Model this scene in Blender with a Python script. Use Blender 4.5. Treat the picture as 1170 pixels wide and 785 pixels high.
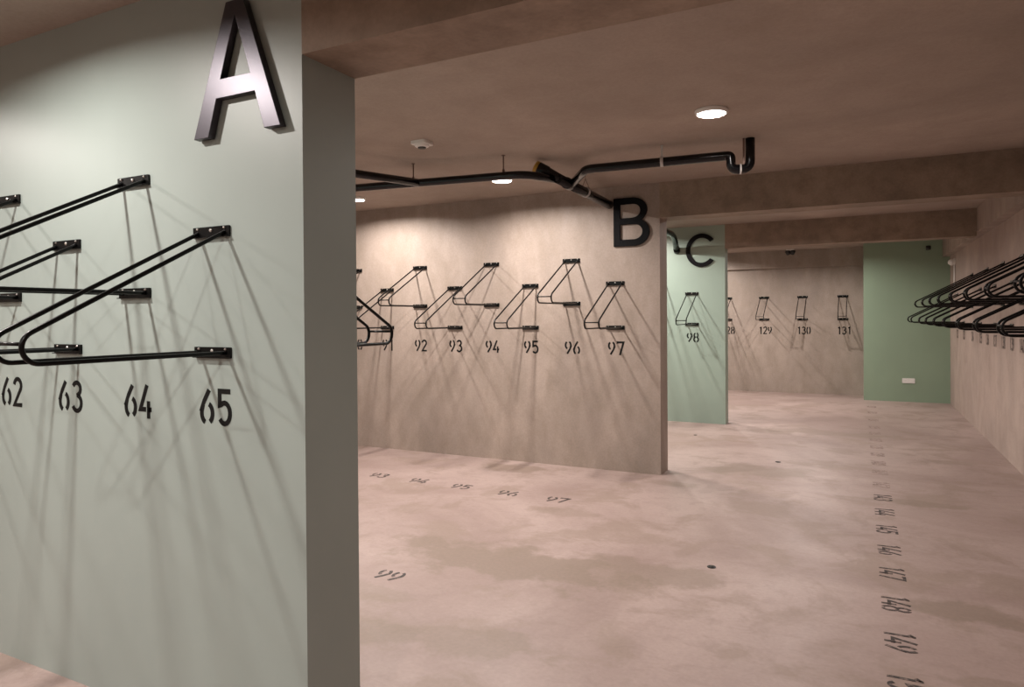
import bpy, math, random
from mathutils import Vector, Matrix
for o in list(bpy.data.objects): bpy.data.objects.remove(o)
S = bpy.context.scene; COL = S.collection
random.seed(4)
PI = math.pi

# ---------------------------------------------------------------- camera
yaw, pitch, roll, FPX, CY, H = 0.469537029, -0.008163589, -0.007026828, 784.618, 369.121, 1.5
fw = Vector((-math.sin(yaw)*math.cos(pitch), math.cos(yaw)*math.cos(pitch), math.sin(pitch)))
rt = Vector((math.cos(yaw), math.sin(yaw), 0)); up = rt.cross(fw)
r2 = math.cos(roll)*rt + math.sin(roll)*up; u2 = -math.sin(roll)*rt + math.cos(roll)*up
cam = bpy.data.cameras.new('camera'); co = bpy.data.objects.new('camera', cam); COL.objects.link(co)
m = Matrix((r2, u2, -fw)).transposed().to_4x4(); m.translation = (0, 0, H); co.matrix_world = m
cam.sensor_width = 36; cam.lens = FPX/1170*36; cam.shift_y = -(392.5-CY)/1170; cam.clip_start = .02
S.camera = co

# ---------------------------------------------------------------- light and exposure
w = bpy.data.worlds.new('world'); S.world = w; w.use_nodes = True
w.node_tree.nodes['Background'].inputs[0].default_value = (.9, .75, .65, 1)
w.node_tree.nodes['Background'].inputs[1].default_value = 0.0
S.view_settings.view_transform = 'Standard'; S.view_settings.look = 'None'
S.view_settings.gamma = 1; S.view_settings.use_curve_mapping = False
S.view_settings.exposure = 0.0
LAMP_W = 53.0
LAMP_COL = (1.0, .925, .865)
LIGHTS = [  # x, y, ceiling height, power factor
 (-.81, 4.316, 2.76, .6), (-2.90, 5.534, 2.76, 1), (-4.70, 5.68, 2.76, 1), (-2.85, 2.87, 2.76, 1), (-4.65, 2.80, 2.76, 1),
 (-2.75, .82, 2.72, .80), (-4.70, .85, 2.72, .80), (-2.70, -1.60, 2.72, .98), (-4.70, -1.60, 2.72, .85), (-.88, -.33, 2.72, .7), (-.88, -4.6, 2.72, .6),
 (-2.78, 7.35, 2.76, 1), (-2.85, 8.95, 2.76, 1), (-.81, 8.14, 2.76, .5), (-4.7, 8.14, 2.76, 1),
 (-.76, 12.28, 2.76, 1.0), (-2.85, 13.35, 2.76, 1), (-2.85, 10.85, 2.76, 1), (-4.7, 12.2, 2.76, 1)]

# ---------------------------------------------------------------- helpers
class MB:
    def __init__(s): s.v = []; s.f = []; s.sm = []
    def add(s, vs, fs, smooth=False):
        b = len(s.v); s.v += [tuple(v) for v in vs]; s.f += [tuple(b+i for i in f) for f in fs]; s.sm += [smooth]*len(fs)
    def box(s, x0, y0, z0, x1, y1, z1):
        s.add([(x0,y0,z0),(x1,y0,z0),(x1,y1,z0),(x0,y1,z0),(x0,y0,z1),(x1,y0,z1),(x1,y1,z1),(x0,y1,z1)],
              [(0,3,2,1),(4,5,6,7),(0,1,5,4),(1,2,6,5),(2,3,7,6),(3,0,4,7)])
    def rbox(s, x0, y0, z0, x1, y1, z1, r, ax='z', n=4):
        """box with rounded corners in the plane across ax"""
        a = {'z': (0,1,2), 'y': (0,2,1), 'x': (1,2,0)}[ax]; lo = (x0,y0,z0); hi = (x1,y1,z1)
        ps = []
        for cx, cy, t in ((hi[a[0]]-r, hi[a[1]]-r, 0), (lo[a[0]]+r, hi[a[1]]-r, PI/2), (lo[a[0]]+r, lo[a[1]]+r, PI), (hi[a[0]]-r, lo[a[1]]+r, 1.5*PI)):
            for i in range(n+1): ps.append((cx+r*math.cos(t+i*PI/2/n), cy+r*math.sin(t+i*PI/2/n)))
        vs = []
        for h in (lo[a[2]], hi[a[2]]):
            for p in ps:
                q = [0,0,0]; q[a[0]] = p[0]; q[a[1]] = p[1]; q[a[2]] = h; vs.append(q)
        k = len(ps); fs = [tuple(range(k)), tuple(range(2*k-1, k-1, -1))]+[(i, (i+1)%k, k+(i+1)%k, k+i) for i in range(k)]
        s.add(vs, fs)
    def tube(s, pts, r, n=12, cap=True):
        pts = [Vector(p) for p in pts]; N = len(pts); rr = r if isinstance(r, (list, tuple)) else [r]*N
        T = []
        for i in range(N):
            a = pts[max(i-1,0)]; b = pts[min(i+1,N-1)]; T.append((b-a).normalized())
        u = T[0].orthogonal().normalized(); vs = []
        for i in range(N):
            u = (u - T[i]*u.dot(T[i])).normalized(); v = T[i].cross(u)
            for k in range(n):
                a = 2*PI*k/n; vs.append(pts[i]+(u*math.cos(a)+v*math.sin(a))*rr[i])
        fs = [(i*n+k, i*n+(k+1)%n, (i+1)*n+(k+1)%n, (i+1)*n+k) for i in range(N-1) for k in range(n)]
        s.add(vs, fs, True)
        if cap:
            b = len(s.v)-len(vs)
            s.f.append(tuple(b+k for k in range(n-1,-1,-1))); s.f.append(tuple(b+(N-1)*n+k for k in range(n))); s.sm += [False]*2
    def lathe(s, prof, c=(0,0,0), n=32, R=None):
        """prof: list of (r, z) turned about z, then turned by R and moved to c"""
        vs = []
        for r, z in prof:
            for k in range(n): vs.append(Vector((r*math.cos(2*PI*k/n), r*math.sin(2*PI*k/n), z)))
        if R: vs = [R @ v for v in vs]
        vs = [v+Vector(c) for v in vs]; L = len(prof)
        fs = [(i*n+k, i*n+(k+1)%n, (i+1)*n+(k+1)%n, (i+1)*n+k) for i in range(L-1) for k in range(n)]
        s.add(vs, fs, False); b = len(s.v)-len(vs)
        if prof[0][0] > 1e-5: s.f.append(tuple(b+k for k in range(n-1,-1,-1))); s.sm.append(False)
        if prof[-1][0] > 1e-5: s.f.append(tuple(b+(L-1)*n+k for k in range(n))); s.sm.append(False)
    def build(s, name, mat, parent=None, loc=None, rot=None):
        me = bpy.data.meshes.new(name); me.from_pydata(s.v, [], s.f); me.materials.append(mat)
        me.polygons.foreach_set('use_smooth', s.sm); me.update()
        import bmesh
        bm = bmesh.new(); bm.from_mesh(me); bmesh.ops.recalc_face_normals(bm, faces=bm.faces); bm.to_mesh(me); bm.free()
        o = bpy.data.objects.new(name, me); COL.objects.link(o)
        if parent: o.parent = parent
        if loc: o.location = loc
        if rot: o.rotation_euler = rot
        return o
def tag(o, label=None, cat=None, group=None, kind=None):
    if label: o['label'] = label
    if cat: o['category'] = cat
    if group: o['group'] = group
    if kind: o['kind'] = kind
    return o
def thing(name, label, cat, loc=(0,0,0), rz=0, group=None):
    o = bpy.data.objects.new(name, None); COL.objects.link(o); o.empty_display_size = .05
    o.location = loc; o.rotation_euler = (0,0,rz); return tag(o, label, cat, group)
def struct(name, mb, mat): return tag(mb.build(name, mat), kind='structure')
def copy_tree(o, parent=None):
    c = o.copy(); COL.objects.link(c)
    if parent: c.parent = parent
    for ch in [x for x in COL.objects if x.parent == o]: copy_tree(ch, c)
    return c

# ---------------------------------------------------------------- materials
def mat(name, col, rough=.6, metal=0, spec=None):
    m = bpy.data.materials.new(name); m.use_nodes = True; b = m.node_tree.nodes['Principled BSDF']
    b.inputs['Base Color'].default_value = (*col, 1); b.inputs['Roughness'].default_value = rough
    b.inputs['Metallic'].default_value = metal
    if spec is not None: b.inputs['Specular IOR Level'].default_value = spec
    return m
class NT:
    def __init__(s, m): s.t = m.node_tree; s.b = s.t.nodes['Principled BSDF']; s.tc = s.t.nodes.new('ShaderNodeTexCoord')
    def l(s, a, b): s.t.links.new(a, b)
    def mapping(s, sc=(1,1,1), loc=(0,0,0)):
        n = s.t.nodes.new('ShaderNodeMapping'); n.inputs['Scale'].default_value = sc; n.inputs['Location'].default_value = loc
        s.l(s.tc.outputs['Object'], n.inputs['Vector']); return n.outputs[0]
    def noise(s, vec, scale, detail=4, rough=.55, dist=0):
        n = s.t.nodes.new('ShaderNodeTexNoise'); n.inputs['Scale'].default_value = scale; n.inputs['Detail'].default_value = detail
        n.inputs['Roughness'].default_value = rough; n.inputs['Distortion'].default_value = dist; s.l(vec, n.inputs['Vector']); return n.outputs[0]
    def ramp(s, fac, stops):
        n = s.t.nodes.new('ShaderNodeValToRGB'); e = n.color_ramp.elements
        while len(e) < len(stops): e.new(.5)
        for x, (p, c) in zip(e, stops): x.position = p; x.color = (*c, 1) if len(c) == 3 else c
        s.l(fac, n.inputs[0]); return n.outputs[0]
    def mix(s, fac, a, b, mode='MIX'):
        n = s.t.nodes.new('ShaderNodeMix'); n.data_type = 'RGBA'; n.blend_type = mode
        for v, i in ((fac, n.inputs[0]), (a, n.inputs[6]), (b, n.inputs[7])):
            if isinstance(v, (int, float)): i.default_value = v
            elif isinstance(v, tuple): i.default_value = (*v, 1)
            else: s.l(v, i)
        return n.outputs[2]
    def math(s, op, a, b=None, clamp=False):
        n = s.t.nodes.new('ShaderNodeMath'); n.operation = op; n.use_clamp = clamp
        for v, i in ((a, 0), (b, 1)):
            if v is None: continue
            if isinstance(v, (int, float)): n.inputs[i].default_value = v
            else: s.l(v, n.inputs[i])
        return n.outputs[0]
    def bump(s, h, strength, dist=.002):
        n = s.t.nodes.new('ShaderNodeBump'); n.inputs['Strength'].default_value = strength; n.inputs['Distance'].default_value = dist
        s.l(h, n.inputs['Height']); s.l(n.outputs[0], s.b.inputs['Normal'])
g = lambda a, b=None: (a,)*3

def concrete(name, base, tint, rough=.55, sc=1.0, stretch=(1,1,1), amt=.5):
    m = mat(name, base, rough); n = NT(m)
    v = n.mapping(stretch)
    big = n.noise(v, 1.1*sc, 5, .55, .5); mid = n.noise(v, 4.5*sc, 6, .6, .2); fine = n.noise(n.mapping(), 60, 3)
    c = n.mix(n.ramp(big, [(.34, g(0)), (.66, g(1))]), tuple(x*(1-.22*amt) for x in base), tuple(min(1, x*(1+.15*amt)) for x in base))
    c = n.mix(n.math('MULTIPLY', n.ramp(mid, [(.42, g(0)), (.68, g(1))]), .55*amt), c, tint)
    c = n.mix(.12*amt, c, n.ramp(fine, [(.3, g(.25)), (.7, g(.9))]), 'OVERLAY')
    n.l(c, n.b.inputs['Base Color']); n.l(n.math('ADD', n.math('MULTIPLY', mid, .25), rough-.12), n.b.inputs['Roughness'])
    n.bump(fine, .12); return m
M_WALL = concrete('trowelled_concrete', (.345, .277, .236), (.24, .188, .148), .6, 1.2, (1, 1, .5), .95)
M_CEIL = concrete('ceiling_concrete', (.365, .298, .25), (.285, .225, .18), .75, .7, (1,1,1), .7)
M_BEAM = concrete('beam_concrete', (.27, .205, .155), (.15, .11, .08), .7, 1.8, (1,1,1), .9)
M_RWALL = concrete('right_wall_concrete', (.38, .295, .255), (.31, .235, .195), .65, 1.0, (1,1,.85), .8)
def paint(name, col, rough=.5):
    m = mat(name, col, rough); n = NT(m)
    a = n.noise(n.mapping((1,1,.7)), 1.3, 4, .5); f = n.noise(n.mapping(), 130, 2)
    n.l(n.mix(n.ramp(a, [(.35, g(0)), (.65, g(1))]), tuple(x*.94 for x in col), tuple(x*1.04 for x in col)), n.b.inputs['Base Color'])
    n.bump(f, .10, .001); return m
M_GREEN = paint('mint_green_paint', (.315, .368, .345), .42)
M_GREEN2 = paint('mint_green_paint_far_light', (.28, .36, .305), .42)  # presumed same paint as the near wall; its different light is mixed into the colour
M_GREEN3 = paint('mint_green_paint_shaded', (.26, .345, .25), .42)  # same green paint again, shade on this wall put into a darker colour

# polished screed floor: pinkish grey with brown worn patches
m = M_FLOOR = mat('screed_floor', (.55, .42, .37), .5); n = NT(m)
v = n.mapping(); v2 = n.mapping((1, 1.0, 1), (3.1, 1.7, 0))
big = n.noise(v, .55, 5, .6, .8); mid = n.noise(v2, 2.0, 7, .62, .4); fine = n.noise(v, 45, 4)
c = n.mix(n.ramp(big, [(.40, g(0)), (.60, g(1))]), (.30, .217, .195), (.395, .30, .275))
c = n.mix(n.math('MULTIPLY', n.ramp(mid, [(.51, g(0)), (.60, g(1))]), .6), c, (.265, .195, .158))
STAINS = [(-2.05, 2.62, .22, .16, .8), (-2.45, 3.0, .3, .12, .5), (-1.9, 3.75, .85, .33, .95), (-1.15, 3.95, .45, .22, .7), (-1.55, 2.75, .35, .16, .7), (-3.1, 6.1, .4, .2, .55), (.45, 4.1, .35, .14, .8),
          (.55, 3.3, .25, .1, .6), (-.9, 7.0, .65, .28, .7), (-.5, 9.6, .9, .25, .6), (.35, 6.3, .5, .10, .7), (-1.5, 6.1, .3, .12, .5), (.8, 8.2, .35, .12, .5), (-2.0, 4.9, .25, .12, .5), (.5, 2.9, .4, .12, .6)]
sep = n.t.nodes.new('ShaderNodeSeparateXYZ'); n.l(v, sep.inputs[0])
dn = n.math('MULTIPLY', n.math('SUBTRACT', n.noise(v, 3.2, 6, .62), .5), 2.6)
acc = None
for sx, sy, rx, ry, a in STAINS:
    dx = n.math('DIVIDE', n.math('SUBTRACT', sep.outputs[0], sx), rx); dy = n.math('DIVIDE', n.math('SUBTRACT', sep.outputs[1], sy), ry)
    d = n.math('SQRT', n.math('ADD', n.math('MULTIPLY', dx, dx), n.math('MULTIPLY', dy, dy)))
    k = n.math('MULTIPLY', n.math('MULTIPLY', n.math('SUBTRACT', 1.0, n.math('ADD', d, dn)), 3.2, True), a)
    acc = k if acc is None else n.math('MAXIMUM', acc, k)
c = n.mix(n.math('MULTIPLY', acc, .85), c, (.225, .168, .132))
m2 = n.noise(n.mapping((1, 1.6, 1), (7, 2, 0)), 7, 7, .68, .6)
c = n.mix(n.math('MULTIPLY', n.ramp(m2, [(.50, g(0)), (.64, g(1))]), .30), c, (.245, .175, .15))
c = n.mix(.12, c, n.ramp(fine, [(.3, g(.3)), (.7, g(.8))]), 'OVERLAY')
n.l(c, n.b.inputs['Base Color']); n.l(n.math('ADD', n.math('MULTIPLY', mid, .3), .33), n.b.inputs['Roughness']); n.bump(fine, .08)

M_BLACK = mat('black_powder_coat', (.003, .003, .003), .3, 0, .2)
M_INK = mat('black_stencil_paint', (.003, .003, .003), .6, 0, .2)
m = M_WORN = mat('worn_black_stencil_paint', (.05, .04, .038), .6); n = NT(m)
f = n.noise(n.mapping(), 38, 5, .65)
n.l(n.mix(n.ramp(f, [(.50, g(0)), (.72, g(1))]), (.035, .026, .024), (.34, .25, .22)), n.b.inputs['Base Color'])
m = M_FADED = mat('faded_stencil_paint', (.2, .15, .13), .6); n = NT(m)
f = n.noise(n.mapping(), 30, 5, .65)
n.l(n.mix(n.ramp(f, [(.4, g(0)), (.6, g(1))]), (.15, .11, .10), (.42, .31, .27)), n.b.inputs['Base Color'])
M_STEEL = mat('zinc_bolt', (.75, .73, .70), .3, 1)
M_LETTER = mat('satin_dark_metal', (.075, .07, .08), .36, .85)
M_LETTERB = mat('black_letter_paint', (.003, .003, .004), .55, 0, .12)
M_PIPE = mat('black_drain_pipe', (.003, .003, .004), .2, 0, .35)
M_CAP = mat('ochre_pipe_cap', (.45, .26, .04), .5)
M_WHITE = mat('white_plastic', (.75, .73, .70), .4)
M_STRAP = mat('grey_strap', (.55, .52, .50), .45)
M_ROD = mat('dull_hanger_rod', (.16, .10, .08), .5, .5)
M_DARK = mat('dark_plastic', (.015, .014, .013), .45)
M_GLOW = bpy.data.materials.new('lamp_diffuser'); M_GLOW.use_nodes = True
b = M_GLOW.node_tree.nodes['Principled BSDF']; b.inputs['Base Color'].default_value = (.9, .9, .9, 1)
b.inputs['Emission Color'].default_value = (*LAMP_COL, 1); b.inputs['Emission Strength'].default_value = 8

# ---------------------------------------------------------------- the room
XL, XR, Y0, Y1, ZT = -6.3, 1.345, -6.6, 14.33, 3.0
WE = -1.683                                   # where the dividing walls end
mb = MB(); mb.box(XL-.2, Y0-.2, -.2, XR+.2, Y1+.2, 0); struct('floor', mb, M_FLOOR)
mb = MB(); mb.box(XL-.2, Y0-.2, 2.72, XR+.2, 1.80, ZT); mb.box(XL-.2, 1.80, 2.76, XR+.2, Y1+.2, ZT); struct('ceiling', mb, M_CEIL)
mb = MB(); mb.box(XL, 1.709, 0, -1.635, 1.974, 2.72); mb.box(XL, 1.80, 2.72, -1.635, 1.974, 2.76); struct('wall_near', mb, M_GREEN)
mb = MB(); mb.box(XL, 6.404, 0, WE, 6.664, 2.76); struct('wall_middle', mb, M_WALL)
mb = MB(); mb.box(XL, 9.785, 0, -1.664, 10.0, 2.76); struct('wall_far', mb, M_GREEN2)
mb = MB(); mb.box(XL, Y1, 0, .05, Y1+.2, 2.76); struct('wall_back', mb, M_WALL)
mb = MB(); mb.box(.05, 13.60, 0, XR, Y1+.2, 2.76); struct('wall_back_right', mb, M_GREEN3)
mb = MB(); mb.box(XR, Y0, 0, XR+.2, Y1+.2, 2.76); struct('wall_right', mb, M_RWALL)
mb = MB(); mb.box(XL-.2, Y0, 0, XL, Y1+.2, 2.76); struct('wall_left', mb, M_WALL)
mb = MB(); mb.box(XL-.2, Y0-.2, 0, XR+.2, Y0, 2.72); struct('wall_rear', mb, M_WALL)
mb = MB(); mb.box(XL, -2.62, 0, WE, -2.5, 2.72); struct('wall_behind', mb, M_WALL)
XB = 1.235
mb = MB(); mb.box(-1.635, 1.709, 2.37, XB, 1.974, 2.72); mb.box(-1.635, 1.80, 2.72, XB, 1.974, 2.76); struct('trim_1', mb, M_BEAM)
mb = MB(); mb.box(WE, 6.404, 2.43, XB, 6.664, 2.76); struct('trim_2', mb, M_BEAM)
mb = MB(); mb.box(-1.664, 9.785, 2.43, XB, 10.0, 2.76); struct('trim_3', mb, M_BEAM)
mb = MB(); mb.box(XB, Y0, 2.47, XR, 1.80, 2.72); mb.box(XB, 1.80, 2.47, XR, 13.60, 2.76); struct('trim_4', mb, M_WALL)
mb = MB(); mb.box(XL, Y1-.07, 2.42, .05, Y1, 2.76); struct('trim_5', mb, M_WALL)
mb = MB(); mb.box(WE, -2.62, 2.37, XB, -2.5, 2.72); struct('trim_6', mb, M_BEAM)

# ---------------------------------------------------------------- stencil numerals
def arc(cx, cy, rx, ry, a0, a1, n=10):
    return [(cx+rx*math.cos(math.radians(a0+(a1-a0)*i/n)), cy+ry*math.sin(math.radians(a0+(a1-a0)*i/n))) for i in range(n+1)]
# unit cell: 1 wide, 1 high (centre lines of the strokes inset by half a stroke)
W_ = .5
def glyph(ch):
    if ch == '6':
        return [[(.66, .97), (.30, .66), (.10, .44)]+arc(.47, .31, .37, .27, 150, 250, 8), arc(.53, .31, .37, .27, 72, -62, 10)]
    if ch == '9':
        return [[(1-x, 1-y) for x, y in s] for s in glyph('6')]
    if ch == '5': return [[(.93, .95), (.16, .95), (.16, .56)]+arc(.50, .34, .40, .29, 125, -145, 14)]
    if ch == '4': return [[(.62, 1.0), (.06, .27), (.52, .27)], [(.74, .52), (.74, 0)], [(.74, .27), (.98, .27)]]
    if ch == '3': return [arc(.47, .75, .36, .20, 155, -72, 10)+arc(.48, .29, .42, .25, 75, -155, 12)]
    if ch == '2': return [arc(.48, .72, .38, .23, 170, -25, 10)+[(.10, .06), (.95, .06)]]
    if ch == '7': return [[(.08, .86), (.08, .95), (.92, .95), (.40, 0)]]
    if ch == '1': return [[(.30, .80), (.62, .94)], [(.62, 1), (.62, 0)]]
    if ch == '0': return [arc(.43, .5, .34, .45, 100, 260, 12), arc(.57, .5, .34, .45, 80, -80, 12)]
    if ch == '8': return [arc(.43, .745, .29, .21, 100, 250, 8)+arc(.43, .28, .35, .24, 110, 262, 8), arc(.57, .745, .29, .21, 80, -70, 8)+arc(.57, .28, .35, .24, 70, -82, 8)]
def stroke(mb, pts, w, t=.0012):
    pts = [Vector((p[0], p[1])) for p in pts]; N = len(pts); L = []; R = []
    for i in range(N):
        a = (pts[i]-pts[i-1]).normalized() if i else None; b = (pts[i+1]-pts[i]).normalized() if i < N-1 else None
        na = Vector((-a.y, a.x)) if a else None; nb = Vector((-b.y, b.x)) if b else None
        if a is None: nn = nb; k = 1
        elif b is None: nn = na; k = 1
        else: nn = (na+nb).normalized(); k = min(1/max(nn.dot(na), .35), 1.8)
        L.append(pts[i]+nn*w/2*k); R.append(pts[i]-nn*w/2*k)
    vs = [(p.x, p.y, 0) for p in L]+[(p.x, p.y, 0) for p in R]+[(p.x, p.y, t) for p in L]+[(p.x, p.y, t) for p in R]
    fs = []
    for i in range(N-1):
        fs += [(i, i+1, N+i+1, N+i), (2*N+i, 3*N+i, 3*N+i+1, 2*N+i+1), (i, 2*N+i, 2*N+i+1, i+1), (N+i, N+i+1, 3*N+i+1, 3*N+i)]
    fs += [(0, N, 3*N, 2*N), (N-1, 3*N-1, 4*N-1, 2*N-1)]
    mb.add(vs, fs)
def number(txt, loc, rot, h, m, label, group, dw=.070, gap=.019, sw=.018):
    k = h/.128; dw *= k; gap *= k; sw *= k
    mb = MB(); tot = len(txt)*dw+(len(txt)-1)*gap; x = -tot/2
    for ch in txt:
        for s in glyph(ch): stroke(mb, [(x+p[0]*dw, (p[1]-.5)*h) for p in s], sw)
        x += dw+gap
    return tag(mb.build('painted_number', m, None, loc, rot), label, 'number', group)
RA = (PI/2, 0, 0)            # on a wall that faces the camera
RR = (PI/2, 0, -PI/2)        # on the right wall
EPS = .0003

# ---------------------------------------------------------------- bike racks
DR = .0072
def rack_proto():
    root = thing('bike_rack', 'x', 'bike rack')
    ha, hb, R = 1.812-1.382, 0.0, .046
    # side profile in (d, z): d = distance from the wall
    dip = math.atan2(.350, .655); t0 = (.0, ha); ux = Vector((math.cos(-dip), math.sin(-dip)))
    # arc tangent to the sloping line and to the level line z = 0
    ang = dip; cd = None
    # apex where the sloping line meets z = 0
    apex = ha/math.tan(dip); off = R/math.tan(dip/2); cd = apex-off
    prof = [(0.006, ha-.006*math.tan(dip)), (.03, ha-.03*math.tan(dip))]
    a0 = PI/2-dip
    for i in range(13):
        a = a0+(-PI/2-a0)*i/12; prof.append((cd+R*math.cos(a), R+R*math.sin(a)))
    prof += [(.03, 0), (.006, 0)]
    for sx in (-1, 1):
        mb = MB(); mb.tube([(sx*.068, -d, z) for d, z in prof], DR, 12); mb.build('tube', M_BLACK, root)
    a = math.radians(12)
    pd = (cd+R*math.cos(a), R+R*math.sin(a))
    mb = MB(); mb.tube([(-.068, -pd[0], pd[1]), (.068, -pd[0], pd[1])], DR*.75, 10); mb.build('crossbar', M_BLACK, root)
    for z in (ha, 0):
        mb = MB(); mb.rbox(-.0925, -.007, z-.0195, .0925, 0, z+.0195, .003, 'y')
        mb.box(-.0925, -.016, z-.0195, .0925, -.006, z-.0160)
        br = mb.build('bracket', M_BLACK, root)
        for x, r in ((0, .0065), (-.068, .0045), (.068, .0045)):
            mb = MB(); dz = .006 if x == 0 else .0125
            mb.lathe([(r, 0), (r, .002), (r*.7, .004), (0.00001, .0045)], (x, -.007, z+dz), 12, Matrix.Rotation(PI/2, 3, 'X'))
            bo = mb.build('bolt', M_STEEL, br); bo['label'] = 'silver bolt head'
    return root
RACK = rack_proto(); first = [True]
def rack(x, y, z, rz, label, group):
    r = RACK if first[0] else copy_tree(RACK); first[0] = False
    r.location = (x, y, z); r.rotation_euler = (0, 0, rz); r['label'] = label; r['group'] = group; return r
LOW, HIGH = 1.382, 1.603
ZN = 1.187
YA = 1.709
GA = 'racks on the near pale green wall'; NA = 'numbers on the near green wall'
for nmb, x in ((65, -2.066), (64, -2.496), (63, -2.930), (62, -3.360), (61, -3.795)):
    lo = nmb % 2
    lb = f'black tube bike rack over number {nmb} on the near green wall' if nmb > 61 else 'black tube bike rack left of the one over number 62, at the edge of view'
    rack(x, YA, LOW if lo else HIGH, 0, lb, GA)
    if nmb > 61: number(str(nmb), (x+.008, YA-EPS, ZN), RA, .128, M_INK, f'black stencilled number {nmb} painted on the near green wall', NA)
rack(-2.046, 1.974, LOW, PI, 'black rack sticking out from behind the edge of the near green wall', 'racks behind the near green wall')
YB = 6.404
for i, nmb in enumerate(range(97, 89, -1)):
    x = -2.122-.4555*i
    rack(x, YB, LOW+.012 if nmb % 2 else HIGH+.03, 0, f'black tube bike rack over number {nmb} on the bare concrete wall', 'racks on the concrete wall B')
    number(str(nmb), (x+.005, YB-EPS, 1.193), RA, .130, M_INK, f'black stencilled number {nmb} painted on the concrete wall', 'numbers on the concrete wall B')
YC = 9.785
rack(-2.118, YC, LOW+.005, 0, 'black bike rack over number 98 on the green wall under letter C', 'racks on green wall C')
rack(-2.575, YC, HIGH, 0, 'black bike rack on green wall C half behind the end of concrete wall B', 'racks on green wall C')
number('98', (-2.108, YC-EPS, 1.20), RA, .132, M_INK, 'black stencilled number 98 painted on the green wall under letter C', 'numbers on green wall C')
for nmb, x in ((131, -.293), (130, -.993), (129, -1.694), (128, -2.394)):
    rack(x, Y1, 1.425, 0, f'small far black bike rack over number {nmb} on the back wall', 'racks on the back wall')
    number(str(nmb), (x+.02, Y1-EPS, 1.21), RA, .145, M_INK, f'black stencilled number {nmb} painted on the far back wall', 'numbers on the back wall', dw=.063, gap=.012)
YN = {149: 3.603, 148: 4.066, 147: 4.54, 146: 4.984, 145: 5.46, 144: 5.93, 143: 6.39, 142: 6.87, 141: 7.41, 140: 7.87, 139: 8.34,
      138: 8.81, 137: 9.31, 136: 9.83, 135: 10.34, 134: 11.05, 133: 11.9, 132: 12.65, 150: 3.17}
ordw = ['farthest', 'second', 'third', 'fourth', 'fifth', 'sixth', 'seventh', 'eighth', 'ninth', 'tenth', 'eleventh']
lows = [132, 133]+list(range(135, 148, 2)); highs = list(range(134, 149, 2))
for row, nm, z in ((lows, 'lower', LOW), (highs, 'upper', HIGH)):
    for i, k in enumerate(row):
        lb = f'black bike rack on the right wall, {nm} row, ' + ('the farthest one' if i == 0 else f'{ordw[i]} from the far end')
        rack(XR, YN[k], z, -PI/2, lb, f'{nm} row of racks on the right wall')
for i, k in enumerate(range(132, 142)):
    lb = f'faded number {k} on the right wall under the racks, ' + ('farthest of its row' if i == 0 else f'{ordw[i]} from the far end')
    number(str(k), (XR-EPS, YN[k], 1.20), RR, .130, M_WORN, lb, 'faded numbers on the right wall', dw=.063, gap=.012)

# ---------------------------------------------------------------- numbers on the floor
for t, x, y in (('93', -4.102, 5.262), ('94', -3.631, 5.245), ('95', -3.167, 5.222), ('96', -2.683, 5.195), ('97', -2.225, 5.18)):
    number(t, (x, y, EPS), (0, 0, 0), .145, M_WORN, f'worn black number {t} painted on the floor before the concrete wall', 'floor numbers before the concrete wall')
number('99', (-2.455, 3.235, EPS), (0, 0, 0), .135, M_WORN, 'worn black number 99 alone on the floor beside the near wall end', 'floor numbers in the first bay')
for k in range(150, 131, -1):
    y = YN[k]
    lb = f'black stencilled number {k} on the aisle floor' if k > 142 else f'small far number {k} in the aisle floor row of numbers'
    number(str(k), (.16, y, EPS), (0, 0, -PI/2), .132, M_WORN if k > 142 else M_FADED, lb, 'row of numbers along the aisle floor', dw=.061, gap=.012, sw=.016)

# ---------------------------------------------------------------- big letters
def letter(name, splines, depth, m, loc, label):
    cu = bpy.data.curves.new(name, 'CURVE'); cu.dimensions = '2D'; cu.fill_mode = 'BOTH'; cu.extrude = depth/2-.0015; cu.bevel_depth = .0015
    for pts in splines:
        sp = cu.splines.new('POLY'); sp.points.add(len(pts)-1); sp.use_cyclic_u = True
        for p, q in zip(sp.points, pts): p.co = (q[0], q[1], 0, 1)
    o = bpy.data.objects.new(name, cu); COL.objects.link(o)
    dg = bpy.context.evaluated_depsgraph_get(); me = bpy.data.meshes.new_from_object(o.evaluated_get(dg))
    COL.objects.unlink(o); bpy.data.objects.remove(o)
    me.materials.clear(); me.materials.append(m)
    q = bpy.data.objects.new(name, me); COL.objects.link(q); q.location = loc; q.rotation_euler = RA
    return tag(q, label, 'letter', 'large wall letters')
# A: origin at its lower left
hA = .452
A_out = [(0,0), (.070,0), (.112,.130), (.300,.130), (.342,0), (.412,0), (.246,hA), (.166,hA)]
A_in = [(.132,.192), (.280,.192), (.206,.412)]
letter('letter_sign', [A_out, A_in], .028, M_LETTER, (-2.117, YA-.0165, 2.142), 'large satin metal letter A at the top of the near green wall')
def ar(cx, cy, rx, ry, a0, a1, n=16): return arc(cx, cy, rx, ry, a0, a1, n)
B_out = [(0,0), (.20,0)]+ar(.20, .130, .150, .130, -90, 62, 14)+ar(.19, .343, .137, .117, -48, 90, 12)+[(0,.460)]
B_in1 = [(.062,.060), (.20,.060)]+ar(.20, .134, .086, .074, -90, 90, 12)+[(.062,.208)]
B_in2 = [(.062,.266), (.19,.266)]+ar(.19, .335, .076, .067, -90, 90, 12)+[(.062,.402)]
letter('letter_sign', [B_out, B_in1, B_in2], .022, M_LETTERB, (-2.128, YB-.0115, 2.178), 'large black letter B at the top of the concrete wall')
C_ = ar(.215, .23, .215, .232, 40, 320, 40)+ar(.215, .23, .158, .175, 318, 42, 36)
letter('letter_sign', [C_], .022, M_LETTERB, (-2.195, YC-.0115, 2.190), 'large black letter C at the top of the far green wall')

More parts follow.
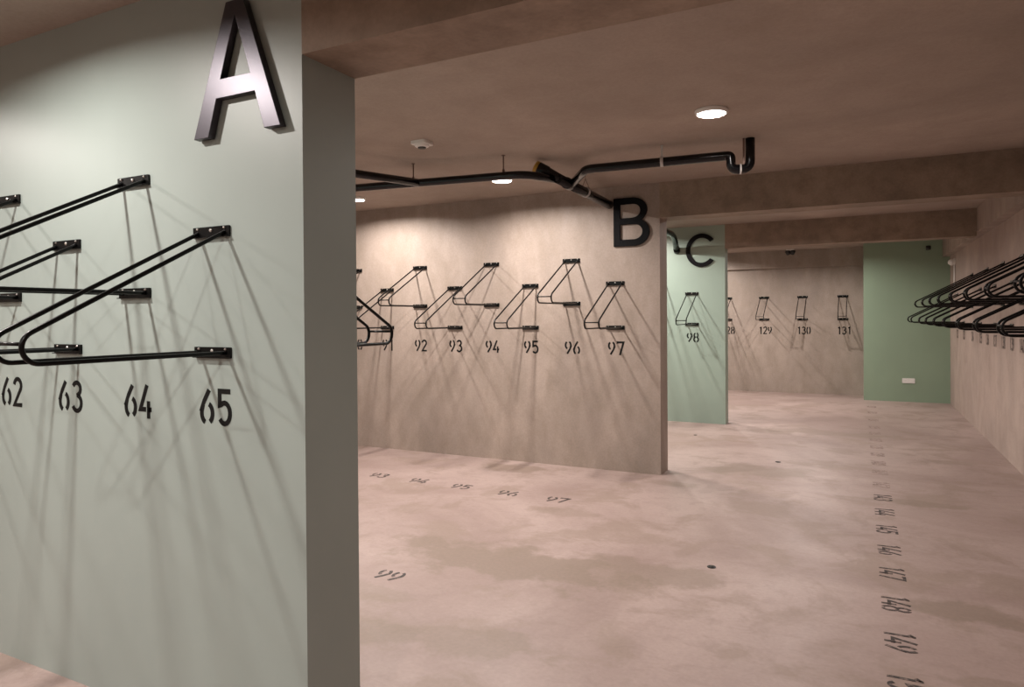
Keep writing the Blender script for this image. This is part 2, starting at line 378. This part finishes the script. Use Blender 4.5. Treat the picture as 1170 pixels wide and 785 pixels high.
# ---------------------------------------------------------------- ceiling lights
def light_proto():
    root = thing('ceiling_light', 'x', 'ceiling light')
    mb = MB(); n = 40; prof = [(.098, 0), (.100, -.006), (.093, -.023), (.087, -.025), (.083, -.023), (.083, -.002)]
    mb.lathe(prof, n=n); mb.f = [f for f in mb.f if len(f) == 4]; mb.sm = [True]*len(mb.f)
    mb.build('trim_ring', M_WHITE, root)
    mb = MB(); mb.lathe([(.083, -.001), (.083, -.004), (.00001, -.0045)], n=n)
    d = mb.build('diffuser', M_GLOW, root); d['label'] = 'glowing white diffuser'
    return root
LP = light_proto(); LPS = [LP]+[copy_tree(LP) for _ in LIGHTS[1:]]
where = ['glowing round ceiling light alone near the aisle, in front of the trap pipe', 'glowing round ceiling light just below the black pipe before the concrete wall',
         'glowing round ceiling light cut by the edge of the near green wall', 'round ceiling light hidden behind the near green wall, nearer the aisle', 'round ceiling light hidden behind the near green wall, deeper in the bay',
         'round ceiling light above the near green wall racks, nearer the aisle', 'round ceiling light above the near green wall racks, deeper in the bay',
         'round ceiling light behind the camera in the near bay', 'round ceiling light behind the camera, deep in the near bay', 'round ceiling light over the aisle beside the camera', 'round ceiling light over the aisle far behind the camera',
         'round ceiling light hidden behind the concrete wall, close to it', 'round ceiling light hidden before the far green wall', 'round ceiling light over the aisle hidden by the second beam', 'round ceiling light deep in the third bay',
         'round ceiling light over the aisle hidden by the third beam', 'round ceiling light near the back wall in the last bay', 'round ceiling light just behind the far green wall', 'round ceiling light deep in the last bay']
for i, (x, y, z, k) in enumerate(LIGHTS):
    r = LPS[i]
    r.location = (x, y, z); r['label'] = where[i]; r['group'] = 'round ceiling lights'
    la = bpy.data.lights.new('lamp', 'AREA'); la.shape = 'DISK'; la.size = .10; la.energy = LAMP_W*k; la.color = LAMP_COL
    lo = bpy.data.objects.new('lamp', la); COL.objects.link(lo); lo.parent = r; lo.location = (0, 0, -.0065)

# ---------------------------------------------------------------- drain pipes under the ceiling
def fillet(pts, r, n=6):
    pts = [Vector(p) for p in pts]; out = [pts[0]]
    for i in range(1, len(pts)-1):
        a, b, c = pts[i-1], pts[i], pts[i+1]; d1 = (a-b); d2 = (c-b); k = min(r, d1.length*.49, d2.length*.49)
        p = b+d1.normalized()*k; q = b+d2.normalized()*k
        for j in range(n+1):
            t = j/n; out.append(p*(1-t)**2+b*2*t*(1-t)+q*t*t)
    out.append(pts[-1]); return out
t = thing('drain_pipe', 'black drain pipe assembly hung under the ceiling with trap and ochre end cap', 'pipe', (-2.15, 5.3, 2.6))
O = Vector((-2.15, 5.3, 2.6))
def pp(name, pts, r, m=M_PIPE, par=None, fr=.08, n=20):
    mb = MB(); q = fillet([Vector(p)-O for p in pts], fr) if len(pts) > 2 else [Vector(p)-O for p in pts]
    mb.tube(q, r, n); return mb.build(name, m, par or t)
P0, P1 = Vector((-2.102, 4.554, 2.60)), Vector((-2.176, 6.404, 2.59)); D = (P1-P0).normalized()
J = Vector((-2.137, 5.06, 2.60)); pp('main_pipe', [J-D*.03, P1], .041)
Kc = Vector((-2.310, 5.0, 2.703)); Dk = (J-Kc).normalized()
def ringpipe(name, base, dr, prof, m):
    mb = MB(); mb.tube([base+dr*q-O for q, r in prof], [r for q, r in prof], 28); return mb.build(name, m, t)
ringpipe('inspection_branch', Kc, Dk, [(.018, .048), (.020, .051), (.10, .051), (.105, .046), (.16, .044), (.215, .041)], M_PIPE)
e = ringpipe('end_cap', Kc, Dk, [(-.012, .040), (-.010, .048), (.018, .050)], M_CAP); e['label'] = 'ochre cap on the pipe end'
ringpipe('collar', J, D, [(.16, .043), (.165, .048), (.25, .048), (.255, .043)], M_PIPE)
pp('branch_pipe', [(-5.9, 4.31, 2.60), (-3.81, 4.573, 2.60), (-2.294, 4.762, 2.60), (-2.145, 5.10, 2.60)], .031, fr=.12)
pp('branch_pipe', [(-3.95, 2.55, 2.60), (-3.42, 4.106, 2.60), (-3.20, 4.64, 2.60)], .031, fr=.12)
pp('trap_pipe', [(-2.14, 5.33, 2.60), (-1.86, 4.93, 2.625), (-.87, 5.085, 2.645), (-.822, 5.092, 2.645), (-.822, 5.095, 2.545), (-.695, 5.126, 2.545), (-.695, 5.126, 2.76)], .033, fr=.062)
for s in (.03,):
    mb = MB(); c0 = Vector((-.7585, 5.11, 2.545))-O; dx = Vector((.97, .24, 0)).normalized()
    mb.tube([c0-dx*.006, c0+dx*.006], .0365, 20); q = mb.build('strap', M_STRAP, t); q['label'] = 'pale strap around the bottom of the trap'
c0 = Vector((-1.30, 5.018, 2.637))-O; dx = Vector((.99, .155, .02)).normalized()
mb = MB(); mb.tube([c0-dx*.011, c0+dx*.011], .0365, 20); mb.box(c0.x-.008, c0.y-.002, c0.z, c0.x+.008, c0.y+.002, 2.76-O.z); q = mb.build('strap', M_STRAP, t); q['label'] = 'pale strap halfway along the trap branch'
c0 = P0+D*1.12-O
mb = MB(); mb.tube([c0-D*.006, c0+D*.006], .0455, 20); q = mb.build('strap', M_STRAP, t); q['label'] = 'pale strap on the main pipe'
def hanger(x, y, z, r, split=False):
    mb = MB(); a = Vector((x, y, 2.76))-O; b = Vector((x, y, z+r))-O
    if split:
        mid = b+Vector((0, 0, .07)); mb.tube([a, mid], .003, 8)
        for s in (-1, 1): mb.tube([mid, Vector((b.x+s*r*.9, b.y, b.z-r*.5))], .0025, 8)
    else: mb.tube([a, b], .005, 8); mb.lathe([(.016, 0), (.016, -.004)], a, 12); mb.tube([b+Vector((0,0,.0)), b+Vector((0,0,.018))], .010, 8)
    mb.build('hanger_rod', M_ROD, t)
hanger(-3.25, 4.645, 2.60, .031); hanger(-2.47, 4.74, 2.60, .031); c1 = P0+D*1.12; hanger(c1.x, c1.y, 2.60, .041, True)
mb = MB(); mb.box(-.742-O.x, 5.10-O.y, -.035, -.728-O.x, 5.103-O.y, .16); mb.build('hanger_rod', M_ROD, t)
# continuation behind the concrete wall
t2 = thing('drain_pipe', 'short bent black drain pipe beside letter C on the far green wall', 'pipe', (-2.2, 9.0, 2.55)); O = Vector((-2.2, 9.0, 2.55))
pp('pipe', [(-2.19, 6.664, 2.59), (-2.255, 9.32, 2.60), (-2.325, 9.785, 2.425)], .040, M_PIPE, t2, fr=.2)
c1 = Vector((-2.325, 9.785, 2.425))-O; c0 = c1-Vector((-.07, .465, -.175)).normalized()*.07
mb = MB(); mb.tube([c0, c1], .045, 20); mb.build('collar', M_PIPE, t2)

# ---------------------------------------------------------------- small fittings
t = thing('smoke_detector', 'small white smoke detector on the ceiling above the left pipes', 'smoke detector', (-2.792, 4.10, 2.76))
mb = MB(); mb.rbox(-.062, -.062, -.022, .062, .062, 0, .02); mb.build('base', M_WHITE, t)
mb = MB(); mb.lathe([(.052, -.022), (.050, -.034), (.040, -.040)]); mb.build('housing', M_WHITE, t)
mb = MB(); mb.lathe([(.030, -.040), (.028, -.048), (.012, -.050)]); mb.build('sensor_grille', M_DARK, t)
t = thing('spotlight', 'tiny black twin-head spotlight on the ceiling before the back wall', 'spotlight', (-1.19, 14.08, 2.76))
mb = MB(); mb.rbox(-.07, -.03, -.02, .07, .03, 0, .01); mb.build('base', M_WHITE, t)
for s in (-1, 1):
    mb = MB(); Rm = Matrix.Rotation(s*.6, 3, 'Y') @ Matrix.Rotation(.5, 3, 'X')
    mb.lathe([(.025, 0), (.042, -.015), (.046, -.075), (.040, -.085)], (s*.065, 0, -.02), 20, Rm); mb.build('lamp_head', M_DARK, t)
t = thing('motion_sensor', 'tiny black sensor high on the far right green wall', 'sensor', (1.03, 13.60, 2.63))
mb = MB(); mb.rbox(-.035, -.02, -.035, .035, 0, .035, .01, 'y'); mb.build('base', M_DARK, t)
mb = MB(); mb.lathe([(.032, 0), (.030, .018), (.016, .034), (.00001, .038)], (0, -.02, 0), 16, Matrix.Rotation(PI/2, 3, 'X')); mb.build('lens', M_DARK, t)
t = thing('wall_camera', 'small white camera with cable in the far right corner', 'camera', (XR, 12.95, 2.34))
mb = MB(); mb.rbox(-.02, -.05, -.05, 0, .05, .05, .012, 'x'); mb.build('base', M_WHITE, t)
mb = MB(); mb.lathe([(.045, 0), (.052, .02), (.045, .05), (.025, .072), (.00001, .08)], (-.02, 0, -.01), 20, Matrix.Rotation(-PI/2, 3, 'Y')); mb.build('dome', M_WHITE, t)
for dy in (-.03, .03):
    mb = MB(); mb.tube([(-.009, dy, -.05), (-.009, dy, -.40)], .008, 8); mb.build('cable', M_WHITE, t)
t = thing('wall_socket', 'small white socket plate low on the far right green wall', 'socket', (.735, 13.60, .363))
mb = MB(); mb.rbox(-.095, -.010, -.042, .095, 0, .042, .008, 'y'); mb.build('plate', M_WHITE, t)
for s in (-1, 1):
    mb = MB(); mb.lathe([(.026, 0), (.024, .003), (.020, .001)], (s*.045, -.010, 0), 16, Matrix.Rotation(PI/2, 3, 'X')); mb.build('outlet', M_WHITE, t)
for x, y, r, lb in ((-.797, 4.183, .026, 'small dark round floor drain in the middle of the aisle'), (-.755, 7.487, .028, 'small dark round floor drain farther off, near the second wall end'), (-1.86, 8.75, .022, 'tiny dark floor drain between walls B and C')):
    t = thing('floor_drain', lb, 'floor drain', (x, y, 0), 0, 'floor drains')
    mb = MB(); mb.lathe([(r, .0003), (r, .003), (r*.84, .004), (r*.8, .002)], n=20); mb.build('rim', M_DARK, t)
    mb = MB(); mb.lathe([(r*.5, .004), (r*.45, .006), (.00001, .0065)], n=16); mb.build('plug', M_DARK, t)
